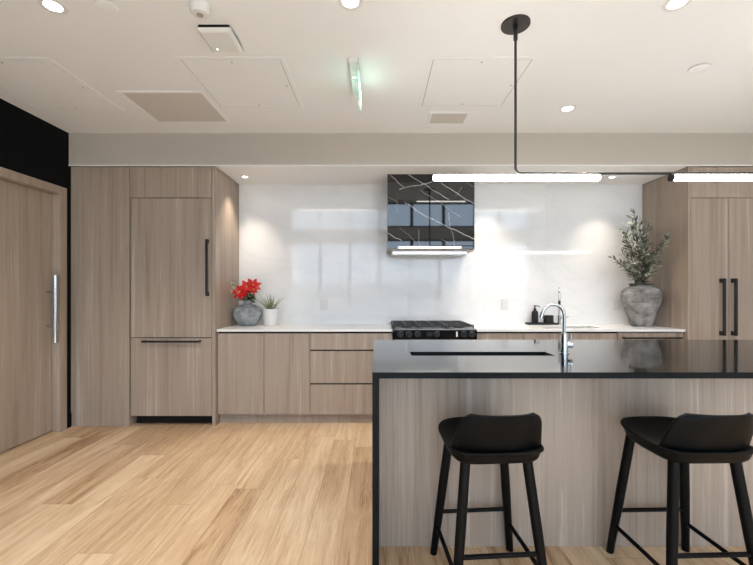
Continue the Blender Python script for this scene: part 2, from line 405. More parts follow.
# window wall behind the camera
bm = BM()
bx(bm, XL, XR, YB-.15, YB, 0, .25); bx(bm, XL, XR, YB-.15, YB, 2.8, 3.17); bx(bm, XL, XR, YB-.15, YB, 3.92, ZR)
bx(bm, XL, -2.8, YB-.15, YB, .25, 3.92); bx(bm, 4.9, XR, YB-.15, YB, .25, 3.92)
struct(obj('wall_window_side', bm, M['wallwhite']))
nW = 8; pw = 7.7/nW; k = 0
for (z0, z1) in ((.25, 2.8), (3.17, 3.92)):
    for i in range(nW):
        k += 1; x0 = -2.8+i*pw; x1 = x0+pw; t = .045
        bm = BM()
        bx(bm, x0, x0+t, YB-.1, YB-.02, z0, z1); bx(bm, x1-t, x1, YB-.1, YB-.02, z0, z1)
        bx(bm, x0+t, x1-t, YB-.1, YB-.02, z0, z0+t); bx(bm, x0+t, x1-t, YB-.1, YB-.02, z1-t, z1)
        w = struct(obj('window_%d' % k, bm, M['frame']))
        box('pane', x0+t, x1-t, YB-.065, YB-.059, z0+t, z1-t, M['glass'], w, bevel=0)

# door
d = struct(box('door_1', XL-.115, XL-.055, DY0+.004, DY1-.004, .012, DZ-.004, M['door'], bevel=0.001))
hy, hx = 3.503, -2.851
bm = BM(); tube(bm, [(hx, hy, .81), (hx, hy, 1.41)], .0195, 24)
h = obj('door_handle', bm, M['chrome'], d, .002, 'auto')
for z in (.958, 1.26):
    bm = BM(); tube(bm, [(XL-.055, hy, z), (hx, hy, z)], .010, 14); obj('standoff', bm, M['chrome'], h, 0, 'auto')
bm = BM(); fx = XL+.017
for (a, b, c_, d_) in ((DY1, DY1+.083, 0, DZ+.07), (DY0-.083, DY0, 0, DZ+.07), (DY0, DY1, DZ, DZ+.07)):
    bx(bm, XL-.11, fx, a, b, c_, d_)
struct(obj('trim_door', bm, M['door'], None, .004))
struct(box('baseboard_left', XL, XL+.012, DY1+.085, 3.70, 0, .13, M['blackwall'], bevel=.002))
struct(box('baseboard_left', XL, XL+.012, YB, DY0-.085, 0, .13, M['blackwall'], bevel=.002))
# backsplash
bm = BM(); xs = [-1.515, .145, 1.86, 2.913]
for a, b in zip(xs, xs[1:]): bx(bm, a+.0006, b-.0006, YF-.0, YF+.012, .88, ZN)
tag(obj('backsplash', bm, M['marble'], None), 'full-height polished white marble backsplash behind the counter', 'backsplash')

# ---------------------------------------------------------------- tall cabinets, left
TF = 3.70; BT = YF-.003; V = M['veneer']
c = thing('tall_cabinet', 'flush full-height oak side cabinet between the black wall and the panelled fridge', 'cabinet', (-2.6, TF, 0))
box('body', XL+.002, -2.318, TF+.02, BT, 0, ZN-.003, V, c); box('door', XL+.004, -2.32, TF, TF+.02, .0, ZN-.006, V, c)
c = thing('panelled_refrigerator', 'tall refrigerator behind oak panels with black door and freezer handles', 'refrigerator', (-1.93, TF, 0))
box('body', -2.312, -1.552, TF+.025, BT, .10, ZN-.003, M['darkgap'], c)
box('toe_kick', -2.312, -1.552, TF+.10, TF+.12, 0, .10, M['darkgap'], c)
box('top_panel', -2.314, -1.549, TF, TF+.022, 2.144, ZN-.006, V, c)
dr = box('door', -2.303, -1.549, TF, TF+.022, .834, 2.138, V, c)
def pull(parent, p0, p1, front, sec=.013, std=.05, horizontal=False, name='handle'):
    """flat black bar with two square standoffs; p0/p1 = ends in (x,z); front = face y"""
    ox, oy, oz = parent.parent.location if parent.parent else parent.location
    bm = BM(); yb = front-std
    if horizontal:
        x0, x1, z = p0[0], p1[0], p0[1]
        bx(bm, x0-ox, x1-ox, yb-oy, yb+sec-oy, z-sec/2-oz, z+sec/2-oz)
        for x in (x0, x1-sec*1.3): bx(bm, x-ox, x+sec*1.3-ox, yb+sec-oy, front-oy, z-sec/2-oz, z+sec/2-oz)
    else:
        x, z0, z1 = p0[0], p0[1], p1[1]
        bx(bm, x-sec/2-ox, x+sec/2-ox, yb-oy, yb+sec-oy, z0-oz, z1-oz)
        for z in (z0, z1-sec*2): bx(bm, x-sec/2-ox, x+sec/2-ox, yb+sec-oy, front-oy, z-oz, z+sec*2-oz)
    h = obj(name, bm, M['black'], parent, .0015); return h
pull(dr, (-1.58, 1.223), (-1.58, 1.749), TF, .018)
fz = box('freezer_drawer', -2.303, -1.549, TF, TF+.022, .098, .826, V, c)
pull(fz, (-2.181, .800), (-1.645, .800), TF, .018, horizontal=True)
box('side_panel', -1.545, -1.515, TF, BT, 0, ZN-.003, V, c)

# tall cabinets, right
c = thing('pantry_cabinet', 'tall oak pantry with two doors and long black handles right of the counter', 'cabinet', (3.3, TF, 0))
box('side_panel', 2.914, 2.938, TF, BT, 0, ZN-.003, V, c)
box('body', 2.94, 3.695, TF+.023, BT, .10, ZN-.003, V, c); box('toe_kick', 2.94, 3.695, TF+.08, TF+.10, 0, .098, M['veneer'], c)
box('top_panel', 2.941, 3.695, TF, TF+.022, 2.144, ZN-.006, V, c)
for (x0, x1, hx_) in ((2.941, 3.294, 3.245), (3.299, 3.695, 3.352)):
    dr = box('door', x0, x1, TF, TF+.022, .10, 2.138, V, c)
    pull(dr, (hx_-.03, .855), (hx_-.03, 1.385), TF, .020, .055)

# ---------------------------------------------------------------- base cabinets
BF = 3.75
def base_body(c, x0, x1, top=.87):
    bm = BM(); ox, oy, oz = c.location
    t = .018
    bx(bm, x0-ox, x0+t-ox, BF+.024-oy, BT-oy, .096, top); bx(bm, x1-t-ox, x1-ox, BF+.024-oy, BT-oy, .096, top)
    bx(bm, x0+t-ox, x1-t-ox, BF+.024-oy, BT-oy, .096, .114); bx(bm, x0+t-ox, x1-t-ox, BT-.012-oy, BT-oy, .114, top)
    obj('body', bm, V, c, .001)
    box('toe_kick', x0, x1, 3.80, 3.815, 0, .094, V, c)
c = thing('base_cabinet', 'oak base cabinet with two plain doors below the red flowers', 'cabinet', (-1.07, BF, 0))
base_body(c, -1.512, -.638)
box('finger_rail', -1.512, -.638, BF+.022, BF+.024, .096, .882, M['darkgap'], c)
box('door', -1.511, -1.075, BF, BF+.021, .098, .866, V, c); box('door', -1.071, -.639, BF, BF+.021, .098, .866, V, c)
c = thing('drawer_cabinet', 'oak cabinet of three stacked drawers left of the range', 'cabinet', (-.24, BF, 0))
base_body(c, -.636, .147)
box('finger_rail', -.636, .147, BF+.022, BF+.024, .096, .882, M['darkgap'], c)
for z0, z1 in ((.711, .866), (.393, .697), (.098, .379)): box('drawer', -.635, .146, BF, BF+.021, z0, z1, V, c)
c = thing('sink_cabinet', 'oak base cabinet under the rear sink between range and dishwasher', 'cabinet', (1.6, BF, 0))
base_body(c, .938, 2.284)
box('finger_rail', .938, 2.284, BF+.022, BF+.024, .096, .882, M['darkgap'], c)
for a, b in ((.939, 1.385), (1.389, 1.835), (1.839, 2.283)): box('door', a, b, BF, BF+.021, .098, .866, V, c)
c = thing('dishwasher', 'oak-fronted dishwasher with a black bar handle below the large urn', 'dishwasher', (2.59, BF, 0))
box('body', 2.288, 2.911, BF+.022, BT, .098, .880, M['darkgap'], c)
box('toe_kick', 2.288, 2.911, 3.80, 3.815, 0, .094, V, c)
dr = box('door', 2.290, 2.909, BF, BF+.021, .098, .874, V, c)
pull(dr, (2.33, .826), (2.87, .826), BF, .016, .045, horizontal=True)

# counters
tag(box('countertop', -1.5145, .1465, 3.73, YF-.001, .884, .906, M['quartz'], None, .0015), 'white worktop left of the range under the flowers', 'countertop')
bm = BM(); SX0, SX1, SY0, SY1 = 1.62, 2.21, 3.83, 4.14
bx(bm, .934, SX0, 3.73, YF-.001, .884, .906); bx(bm, SX1, 2.9125, 3.73, YF-.001, .884, .906)
bx(bm, SX0, SX1, 3.73, SY0, .884, .906); bx(bm, SX0, SX1, SY1, YF-.001, .884, .906)
tag(obj('countertop', bm, M['quartz']), 'white worktop right of the range under the large urn', 'countertop')
def basin(x0, x1, y0, y1, ztop, depth, mat, name='basin', parent=None):
    bm = BM(); t = .004
    bx(bm, x0, x1, y0, y1, ztop-depth-t, ztop-depth)
    bx(bm, x0, x0+t, y0, y1, ztop-depth, ztop); bx(bm, x1-t, x1, y0, y1, ztop-depth, ztop)
    bx(bm, x0+t, x1-t, y0, y0+t, ztop-depth, ztop); bx(bm, x0+t, x1-t, y1-t, y1, ztop-depth, ztop)
    return obj(name, bm, mat, parent)
tag(basin(SX0-.003, SX1+.003, SY0-.003, SY1+.003, .8835, .16, M['sinksteel'], 'sink'), 'undermount sink set in the white rear worktop', 'sink')

# ---------------------------------------------------------------- range
X0, X1, RF = .163, .932, 3.68; G0, G1 = .152, .918
r = thing('gas_range', 'black gas range with iron grates and six front knobs', 'range', ((X0+X1)/2, RF, 0))
ox, oy, oz = r.location
box('body', X0, X1, RF+.03, 4.328, .09, .872, M['enamel'], r, .003)
box('control_panel', X0, X1, RF, RF+.03, .805, .905, M['enamel'], r, .004)
box('cooktop', X0-.002, X1+.002, RF+.03, 4.328, .872, .913, M['cooktop'], r, .004)
od = box('oven_door', X0+.004, X1-.004, RF, RF+.03, .25, .80, M['enamel'], r, .004)
h = BM(); tube(h, [(-.33, -.05, .755), (.33, -.05, .755)], .011, 14)
for x in (-.3, .3): tube(h, [(x, -.05, .755), (x, 0, .755)], .008, 10)
obj('handle', h, M['steel'], od, 0, 'auto')
box('window', X0+.1, X1-.1, RF-.002, RF, .38, .66, M['display'], od, 0)
box('storage_drawer', X0+.004, X1-.004, RF, RF+.03, .10, .243, M['enamel'], r, .004)
for px in (400.4, 409, 417.5, 436.6, 463.7, 472):
    kx = (px-377)*RF/F
    bm = BM()
    for rr, ya, yb in ((.031, -.006, 0), (.026, -.030, -.006)):
        tube(bm, [(kx-ox, ya, .866), (kx-ox, yb, .866)], rr, 22)
    bx(bm, kx-ox-.004, kx-ox+.004, -.038, -.029, .842, .890)
    obj('knob', bm, M['knob'], r, .0015, 'auto')
box('display', X0+.295, X0+.355, RF-.002, RF, .845, .886, M['display'], r, 0)
box('badge', .737, .752, RF-.0015, RF, .842, .892, M['white'], r, 0)
for gi, (gx0, gx1) in enumerate(((G0, G0+.25), (G0+.256, G1-.256), (G1-.25, G1))):
    bm = BM(); gx0 -= ox; gx1 -= ox; ya, yb, t = .055, .64, .012; zt, zb = .930, .944
    gm = (gx0+gx1)/2
    bx(bm, gx0, gx1, ya, ya+t, zt, zb); bx(bm, gx0, gx1, yb-t, yb, zt, zb)
    bx(bm, gx0, gx0+t, ya, yb, zt, zb); bx(bm, gx1-t, gx1, ya, yb, zt, zb); bx(bm, gm-t/2, gm+t/2, ya, yb, zt, zb)
    for yy in (.20, .345, .49): bx(bm, gx0, gx1, yy-t/2, yy+t/2, zt, zb)
    for x in (gx0, gx1-t):
        for y in (ya, .34, yb-t): bx(bm, x, x+t, y, y+t, .913, zt)
    obj('grate', bm, M['iron'], r, .002)
for x, y, rr in ((-.255, .2, .045), (-.255, .49, .036), (0, .345, .052), (.255, .2, .045), (.255, .49, .036)):
    bm = BM(); lathe(bm, [(rr*1.25, 0), (rr*1.2, .005), (rr, .006), (rr, .012), (rr*.85, .015)], (x, y, .913), 28)
    obj('burner', bm, M['iron'], r, 0, 'auto')
for x in (X0+.03, X1-.07):
    for y in (RF+.08, 4.27): box('foot', x, x+.04, y, y+.04, 0, .09, M['black'], r)

# ---------------------------------------------------------------- range hood
h = thing('range_hood', 'black marble range hood with white veins above the range', 'range hood', (.54, 3.95, 1.69))
box('cover', .105, .537, 3.95, 4.336, 1.689, ZN-.001, M['blackmarble'], h, .001)
box('cover', .538, .975, 3.95, 4.336, 1.689, ZN-.001, M['blackmarble'], h, .001)
box('insert', .155, .925, 4.04, 4.33, 1.640, 1.689, M['steel'], h, .004)
box('base_board', .10, .98, 3.965, 4.332, 1.678, 1.689, V, h, .001)

# outlets
def outlet(px, label, kind):
    x = (px-377)*YF/F; z = CH+(290-304.5)*YF/F
    o = thing('wall_outlet', label, 'outlet', (x, YF, z), 0, 'outlets on the backsplash')
    bm = BM(); bx(bm, -.037, .037, -.006, -.0002, -.06, .06); obj('cover_plate', bm, M['plate'], o, .003)
    sw = plain('socket_white', (.74, .73, .71), .4)
    for zz in (-.022, .022):
        bm = BM(); bx(bm, -.017, .017, -.0085, -.006, zz-.016, zz+.016); so = obj('socket', bm, sw, o, .002)
        for xx in (-.007, .007):
            bm = BM(); bx(bm, xx-.0012, xx+.0012, -.0092, -.0086, zz-.006, zz+.006); obj('slot', bm, M['black'], so)
outlet(324, 'white outlet on the backsplash between the aloe pot and the range', 0)
outlet(505, 'white outlet on the backsplash just left of the soap tray', 1)
outlet(617, 'white outlet on the backsplash left of the large urn', 2)

# ---------------------------------------------------------------- island
IX0, IX1, IY0, IY1, IZ = -.021, 3.55, 1.775, 2.94, .908
TX0, TX1, TY0, TY1 = .195, 1.005, 2.225, 2.365
ct = thing('island_countertop', 'polished black stone island worktop with a waterfall end', 'countertop', (0, IY0, 0))
bm = BM(); t = .028; oy = IY0
bx(bm, IX0, TX0, 0, IY1-oy, IZ-t, IZ); bx(bm, TX1, IX1, 0, IY1-oy, IZ-t, IZ)
bx(bm, TX0, TX1, 0, TY0-oy, IZ-t, IZ); bx(bm, TX0, TX1, TY1-oy, IY1-oy, IZ-t, IZ)
edge_mat(obj('worktop', bm, M['granite'], ct))
bm = BM(); bx(bm, IX0, IX0+.030, 0, IY1-oy, 0, IZ-t); edge_mat(obj('waterfall_panel', bm, M['granite'], ct))
ic = thing('island_cabinet', 'kitchen island base clad in grey-brown oak panels behind the stools', 'island', (0, 1.968, 0))
for a, b in ((.011, 1.2395), (1.2405, 2.46), (2.461, 3.545)): box('back_panel', a, b, 1.968, 1.99, .0, IZ-t-.001, V, ic, .0008)
box('end_panel', 3.525, 3.545, 1.991, 2.90, 0, IZ-t-.001, V, ic); box('end_panel', .011, .029, 1.991, 2.90, 0, IZ-t-.001, V, ic)
for i in range(4):
    a = .031+i*.872; box('door', a, a+.869, 2.88, 2.90, .09, IZ-t-.012, V, ic)
tag(basin(TX0-.002, TX1+.002, TY0-.002, TY1+.002, IZ-t-.0005, .11, M['sinkblack'], 'sink'), 'narrow black trough sink cut into the island top', 'sink')

# island faucet
f = thing('faucet', 'chrome gooseneck faucet beside the trough on the island', 'faucet', (1.09, 2.30, IZ))
bm = BM(); lathe(bm, [(.026, 0), (.026, .006), (.021, .008), (.021, .095), (.019, .10), (.019, .118), (.0125, .121)], (0, 0, 0), 28); obj('body', bm, M['chrome'], f, 0, 'auto')
bm = BM(); pts = [(0, 0, .118), (0, 0, .20)]; rr = .064
for k_ in range(1, 17):
    a = PI*k_/16*.93; pts.append((-rr+rr*math.cos(a), 0, .222+rr*math.sin(a)))
tube(bm, pts, .0095, 16); obj('spout', bm, M['chrome'], f, 0, 'auto')
e = Vector(pts[-1]); dd = (Vector(pts[-1])-Vector(pts[-2])).normalized()
bm = BM(); tube(bm, [e, e+dd*.03], .0115, 16); obj('nozzle', bm, M['chrome'], f, 0, 'auto')
bm = BM(); tube(bm, [(.015, -.004, .052), (.042, -.012, .052)], .019, 20); tube(bm, [(.034, -.01, .06), (.036, -.012, .115)], .0045, 10)
obj('lever_handle', bm, M['chrome'], f, 0, 'auto')

# rear faucet, its spout pointing at the room
f = thing('faucet', 'tall chrome faucet behind the rear sink', 'faucet', (1.975, 4.28, .906))
bm = BM(); lathe(bm, [(.024, 0), (.024, .006), (.017, .009), (.017, .10), (.012, .104)], (0, 0, 0), 24); obj('body', bm, M['chrome'], f, 0, 'auto')
bm = BM(); pts = [(0, 0, .10), (0, 0, .30)]; rr = .085
for k_ in range(1, 15):
    a = PI*k_/14; q_ = rr-rr*math.cos(a); pts.append((-.415*q_, -.91*q_, .31+rr*math.sin(a)))
pts.append((-.415*2*rr, -.91*2*rr, .26)); tube(bm, pts, .0095, 14); obj('spout', bm, M['chrome'], f, 0, 'auto')
bm = BM(); tube(bm, [(-.415*2*rr, -.91*2*rr, .26), (-.415*2*rr, -.91*2*rr, .19)], .013, 16); obj('spray_head', bm, M['black'], f, 0, 'auto')
bm = BM(); tube(bm, [(.012, 0, .07), (.045, 0, .07), (.105, -.01, .085)], [.012, .009, .005], 12); obj('lever_handle', bm, M['chrome'], f, 0, 'auto')

# tray set
TZ = .906
tr = thing('tray', 'flat black tray by the rear sink holding a soap dispenser', 'tray', (1.778, 4.262, TZ))
bm = BM(); bx(bm, -.160, .160, -.058, .058, 0, .008)
for (a, b, c_, d_) in ((-.160, .160, -.058, -.052), (-.160, .160, .052, .058), (-.160, -.154, -.052, .052), (.154, .160, -.052, .052)): bx(bm, a, b, c_, d_, .008, .019)
obj('tray_body', bm, M['blackmatt'], tr, .002)
s = thing('soap_dispenser', 'black pump soap bottle standing on the tray', 'soap dispenser', (1.705, 4.265, TZ+.0085))
bm = BM(); lathe(bm, [(.031, 0), (.034, .004), (.034, .118), (.030, .132), (.016, .143), (.012, .150)], seg=32); obj('bottle', bm, M['blackmatt'], s, 0, 'auto')
bm = BM(); lathe(bm, [(.013, .150), (.013, .166), (.006, .167), (.006, .190)], seg=20); tube(bm, [(0, 0, .192), (.03, -.008, .192), (.048, -.012, .183)], .005, 10); lathe(bm, [(.011, .186), (.011, .198)], seg=16)
obj('pump', bm, M['black'], s, 0, 'auto')
s = thing('tumbler', 'short black ceramic cup on the tray right of the soap bottle', 'cup', (1.850, 4.262, TZ+.0085))
bm = BM(); lathe(bm, [(.046, 0), (.051, .005), (.052, .088), (.0495, .090), (.047, .088), (.046, .012), (0.001, .011)], seg=36, cap1=False); obj('cup_body', bm, M['blackmatt'], s, 0, 'auto')

# ---------------------------------------------------------------- plants
vx, vy = -1.358, 4.15
v = thing('flower_vase', 'round grey stoneware vase in the left corner holding red flowers', 'vase', (vx, vy, TZ))
bm = BM()
lathe(bm, [(.075, 0), (.080, .008), (.112, .040), (.140, .085), (.150, .125), (.147, .155), (.125, .190), (.085, .212), (.050, .222), (.042, .232), (.041, .252), (.047, .262), (.040, .262), (.034, .250), (.034, .225)], seg=48, cap1=True)
obj('vase_body', bm, M['greyvase'], v, 0, True)
def bouquet():
    t = thing('poinsettia_bouquet', 'bright red poinsettia blooms standing in the round grey vase', 'flowers', (vx, vy, TZ+.228))
    ctrs = [((-.050, -.090, .125), (-.15, -1, .25), .096), ((.010, -.060, .175), (.1, -1, .40), .094), ((.068, -.030, .195), (.35, -1, .30), .088), ((-.080, -.03, .14), (-.6, -.8, .5), .065), ((.02, .03, .19), (.1, -.2, 1), .08), ((.085, -.075, .15), (.5, -1, .0), .05)]
    bm_s = BM(); ys = BM()
    for (c, nrm, L) in ctrs:
        nrm = Vector(nrm).normalized(); c = Vector(c); a = nrm.orthogonal().normalized(); b = nrm.cross(a)
        bm = BM()
        for ring, (k, ll, tilt) in enumerate(((7, 1.0, .10), (6, .72, .45))):
            for i in range(k):
                an = 2*PI*(i+.5*ring)/k+random.uniform(-.12, .12)
                d_ = a*math.cos(an)+b*math.sin(an); sd = nrm.cross(d_)
                leaf(bm, c+d_*.004, d_+nrm*tilt, L*ll*random.uniform(.85, 1.1), L*.46*ll, .12, .25, sd)
        fl = obj('blossom', bm, M['red'], t, 0, True)
        bm = BM()
        for i in range(7):
            an = i*2*PI/7; p = c+(a*math.cos(an)+b*math.sin(an))*(.006 if i else 0)+nrm*.010
            bmesh.ops.create_icosphere(bm, subdivisions=1, radius=.0045, matrix=Matrix.Translation(p))
        obj('flower_centre', bm, M['yellow'], fl, 0, True)
        tube(bm_s, [(random.uniform(-.012, .012), random.uniform(-.012, .012), .0), c*.5+Vector((0, 0, .02)), c-nrm*.006], .0032, 6)
    bm_s and obj('stem', bm_s, M['green'], t, 0, True); ys.free()
    bm = BM()
    for i in range(70):
        an = random.uniform(0, 2*PI); el = random.uniform(-.25, .7)
        d_ = Vector((math.cos(an)*math.cos(el), math.sin(an)*math.cos(el), math.sin(el)))
        if vy+d_.y*.12 > YF: d_.y *= .4
        if d_.x > .2: d_.x *= .4
        leaf(bm, Vector((.01, -.02, .03+random.uniform(0, .08)))+d_*.03, d_, random.uniform(.06, .105), .042, .25)
    obj('foliage', bm, M['green'], t, 0, True)
    bm = BM()
    for i in range(16):
        c = Vector((-.098+random.uniform(-.02, .02), -.16+random.uniform(-.03, .03), .165+random.uniform(-.06, .05)))
        leaf(bm, c, (random.uniform(-.4, .3), random.uniform(-1, .2), random.uniform(.1, 1)), .034, .018, .1)
    for i in range(8):
        c = Vector((.065+random.uniform(-.03, .03), -.085, .075+random.uniform(-.02, .03)))
        leaf(bm, c, (random.uniform(-.5, .8), -1, random.uniform(0, 1)), .035, .02, .1)
    tube(bm, [(0, 0, .0), (-.04, -.07, .08), (-.098, -.16, .17)], .002, 5)
    obj('pale_sprig', bm, M['pale'], t, 0, True)
bouquet()

pt = thing('plant_pot', 'small white ceramic pot right of the grey vase, holding an aloe', 'plant pot', (-1.120, 4.17, TZ))
bm = BM(); lathe(bm, [(.070, 0), (.074, .004), (.081, .168), (.081, .174), (.076, .174), (.074, .150)], seg=40, cap1=False); obj('pot_body', bm, M['pot'], pt, 0, 'auto')
bm = BM(); lathe(bm, [(.0745, .150), (.0745, .156), (.03, .160)], seg=28); obj('soil', bm, M['soil'], pt, 0, True)
al = thing('aloe_plant', 'spiky green aloe growing out of the white pot', 'plant', (-1.120, 4.17, TZ+.160))
bm = BM()
for i in range(13):
    an = i*2.4; tilt = .15+.75*((i % 5)/4); L = random.uniform(.11, .19)
    d_ = Vector((math.cos(an)*tilt, math.sin(an)*tilt*.8, 1)).normalized()
    p0 = Vector((d_.x*.03, d_.y*.03, 0)); pts = [p0+d_*L*t+Vector((d_.x, d_.y, 0))*(.05*t*t) for t in (0, .3, .6, .85, 1)]
    tube(bm, pts, [.0075, .0065, .0045, .0025, .0008], 6)
obj('leaves', bm, M['aloe'], al, 0, True)
bm = BM()
for i in range(14):
    an = random.uniform(0, 2*PI); d_ = Vector((math.cos(an), math.sin(an), .6)); leaf(bm, (.025+d_.x*.015, -.02+d_.y*.012, .05), d_, .05, .018, .3)
obj('small_leaves', bm, M['pale'], al, 0, True)

ux, uy = 2.706, 4.05
u = thing('large_urn', 'large weathered grey urn on the right end of the worktop', 'urn', (ux, uy, TZ))
def lobe(t, z):
    k_ = math.exp(-((z-.345)/.055)**2)
    return .05*k_*max(0, math.cos(6*t+1.2))**3-.008*math.sin(6*t)*k_
bm = BM()
lathe(bm, [(.082, 0), (.090, .008), (.106, .05), (.134, .13), (.160, .21), (.177, .28), (.182, .32), (.176, .352), (.155, .382), (.124, .400), (.100, .408), (.094, .416), (.098, .426), (.092, .43), (.084, .42), (.082, .39), (.02, .385)], seg=72, lobe=lobe)
obj('urn_body', bm, M['urn'], u, 0, True)
bm = BM(); tube(bm, [(.099*math.cos(a*PI/24), .099*math.sin(a*PI/24), .431) for a in range(49)], .0095, 10, False); obj('rim', bm, M['urnrim'], u, 0, True)
def branches():
    t = thing('olive_branches', 'tall leafy olive branches standing in the large grey urn', 'branches', (ux, uy, TZ+.385))
    st = BM(); lf = BM(); lb = BM()
    def P(px, py, D):  # tip from a direction in the photo, at depth D
        return Vector(((px-377)*D/F-ux, D-uy, CH+(290-py)*D/F-(TZ+.385)))
    tips = [P(634, 209, 4.05), P(630, 224, 3.98), P(640, 222, 4.12), P(649, 222, 4.10), P(612, 258, 3.98), P(620, 262, 3.90), P(669, 236, 3.84),
            P(663, 246, 3.80), P(655, 244, 3.98), P(623, 240, 4.14), P(628, 250, 4.15), P(652, 260, 3.92), P(640, 246, 3.92), P(634, 262, 3.85), P(620, 228, 4.02), P(650, 236, 4.16), P(643, 236, 4.0), P(660, 262, 3.84), P(626, 232, 3.95), P(637, 232, 3.9), P(646, 252, 3.85), P(627, 268, 3.88), P(657, 252, 4.1), P(633, 242, 3.85), P(650, 270, 3.84), P(638, 270, 3.84), P(622, 252, 4.0), P(645, 226, 4.0), P(665, 240, 3.9), P(631, 216, 4.05)]
    for ti, tip in enumerate(tips):
        b0 = Vector((random.uniform(-.04, .04), random.uniform(-.04, .04), 0))
        mid = Vector((tip.x*.22, tip.y*.25, tip.z*.55))+Vector((random.uniform(-.015, .015), random.uniform(-.015, .015), 0))
        pts = []
        for i in range(11):
            s_ = i/10; pts.append(b0*(1-s_)**2+mid*2*s_*(1-s_)+tip*s_*s_)
        tube(st, pts, [.0045*(1-.8*i/10)+.0008 for i in range(11)], 6)
        L = sum((b-a).length for a, b in zip(pts, pts[1:])); nleaf = int(L/.0165)
        for j in range(nleaf):
            s_ = .28+.72*(j/max(1, nleaf-1)); i = min(9, int(s_*10)); fr = s_*10-i
            p = pts[i].lerp(pts[i+1], fr); tg = (pts[i+1]-pts[i]).normalized()
            an = random.uniform(0, 2*PI); o1 = tg.orthogonal().normalized(); o2 = tg.cross(o1)
            side = o1*math.cos(an)+o2*math.sin(an)
            d_ = (tg*random.uniform(.4, 1.0)+side*random.uniform(.6, 1.0))
            LL = random.uniform(.055, .095)*(1.05-.25*s_)
            dn = d_.normalized()
            q = p+dn*LL
            if q.y+uy > YF-.02 or q.x+ux > 2.90: continue
            leaf(lb if random.random() < .38 else lf, p, d_, LL, random.uniform(.013, .021), random.uniform(-.1, .25), .3,
                 tg.cross(d_)+Vector((random.uniform(-.5, .5), random.uniform(-.5, .5), random.uniform(-.5, .5))))
    obj('twigs', st, M['twig'], t, 0, True); obj('leaves', lf, M['olive'], t, 0, True); obj('silvery_leaves', lb, M['oliveback'], t, 0, True)
branches()

# ---------------------------------------------------------------- bar stools
def stool(label):
    st = thing('bar_stool', label, 'bar stool', (0, 0, 0), 0, 'black bar stools at the island')
    def outline(sc, z, n=56, dy=0):
        pts = []
        for i in range(n):
            t = 2*PI*i/n; c, s = math.cos(t), math.sin(t); e = 2/3.2 if s > 0 else 2/5.5
            x = math.copysign(abs(c)**e, c); y = math.copysign(abs(s)**e, s)
            hw = .196 if y < 0 else .196-.010*y*y
            pts.append((x*hw*sc, y*.202*sc+dy, z))
        return pts
    bm = BM()
    prof = [(.78, .578), (.87, .582), (.915, .592), (.935, .612), (.955, .628), (1.0, .635), (1.004, .639), (1.0, .643), (.97, .644), (.88, .639), (.6, .629), (.25, .626)]
    rings(bm, [outline(s_, z) for s_, z in prof]); 
    for v_ in bm.verts: v_.co.z += .014*max(0, v_.co.y/.2)+.008*(v_.co.z < .61)
    obj('seat', bm, M['stool'], st, 0, True)
    bm = BM(); NU, NV = 22, 12; front = []; back = []
    for j in range(NV+1):
        t = j/NV; w = .190+(.160-.190)*t
        if t > .66: w -= .034*(1-math.sqrt(max(0, 1-((t-.66)/.34)**2)))
        ra, rb = [], []
        for i in range(NU+1):
            s_ = -1+2*i/NU
            y = -.172-.070*t+.050*abs(s_)**2.4; z = .630+.172*t-.006*s_*s_*t
            ra.append((s_*w, y-.007, z)); rb.append((s_*w, y+.007, z))
        front.append(ra); back.append(rb)
    va = [[bm.verts.new(p) for p in r_] for r_ in front]; vb = [[bm.verts.new(p) for p in r_] for r_ in back]
    for j in range(NV):
        for i in range(NU):
            bm.faces.new((va[j][i], va[j][i+1], va[j+1][i+1], va[j+1][i])); bm.faces.new((vb[j][i+1], vb[j][i], vb[j+1][i], vb[j+1][i+1]))
        bm.faces.new((va[j][0], va[j+1][0], vb[j+1][0], vb[j][0])); bm.faces.new((va[j][NU], vb[j][NU], vb[j+1][NU], va[j+1][NU]))
    for i in range(NU):
        bm.faces.new((va[0][i], vb[0][i], vb[0][i+1], va[0][i+1])); bm.faces.new((va[NV][i], va[NV][i+1], vb[NV][i+1], vb[NV][i]))
    obj('backrest', bm, M['stool'], st, .003, True)
    T, B = {}, {}
    for sx_ in (-1, 1):
        for sy in (-1, 1):
            T[sx_, sy] = Vector((sx_*.128, sy*.130, .588)); B[sx_, sy] = Vector((sx_*.190, sy*.192, 0))
            bm = BM(); tube(bm, [T[sx_, sy]+(T[sx_, sy]-B[sx_, sy])*.02, T[sx_, sy].lerp(B[sx_, sy], .5), B[sx_, sy]], [.0205, .0205, .0165], 20)
            for v_ in bm.verts:
                if v_.co.z < .02: v_.co.z = 0
            obj('leg', bm, M['stool'], st, .001, 'auto')
    def at(k, z):
        a, b = T[k], B[k]; return a.lerp(b, (a.z-z)/(a.z-b.z))
    for k0, k1, z in (((-1, 1), (1, 1), .215), ((-1, -1), (1, -1), .222), ((-1, -1), (-1, 1), .140), ((1, -1), (1, 1), .145)):
        bm = BM(); tube(bm, [at(k0, z), at(k1, z)], .0095, 12); obj('stretcher', bm, M['stool'], st, 0, 'auto')
    return st
s1 = stool('black wooden bar stool nearer the waterfall end of the island')
s1.location = (.477, 1.738, 0); s1.rotation_euler = (0, 0, R(4))
dup(s1, (1.332, 1.742, 0), 'black wooden bar stool farther right, cut by the right photo edge', R(1.8))

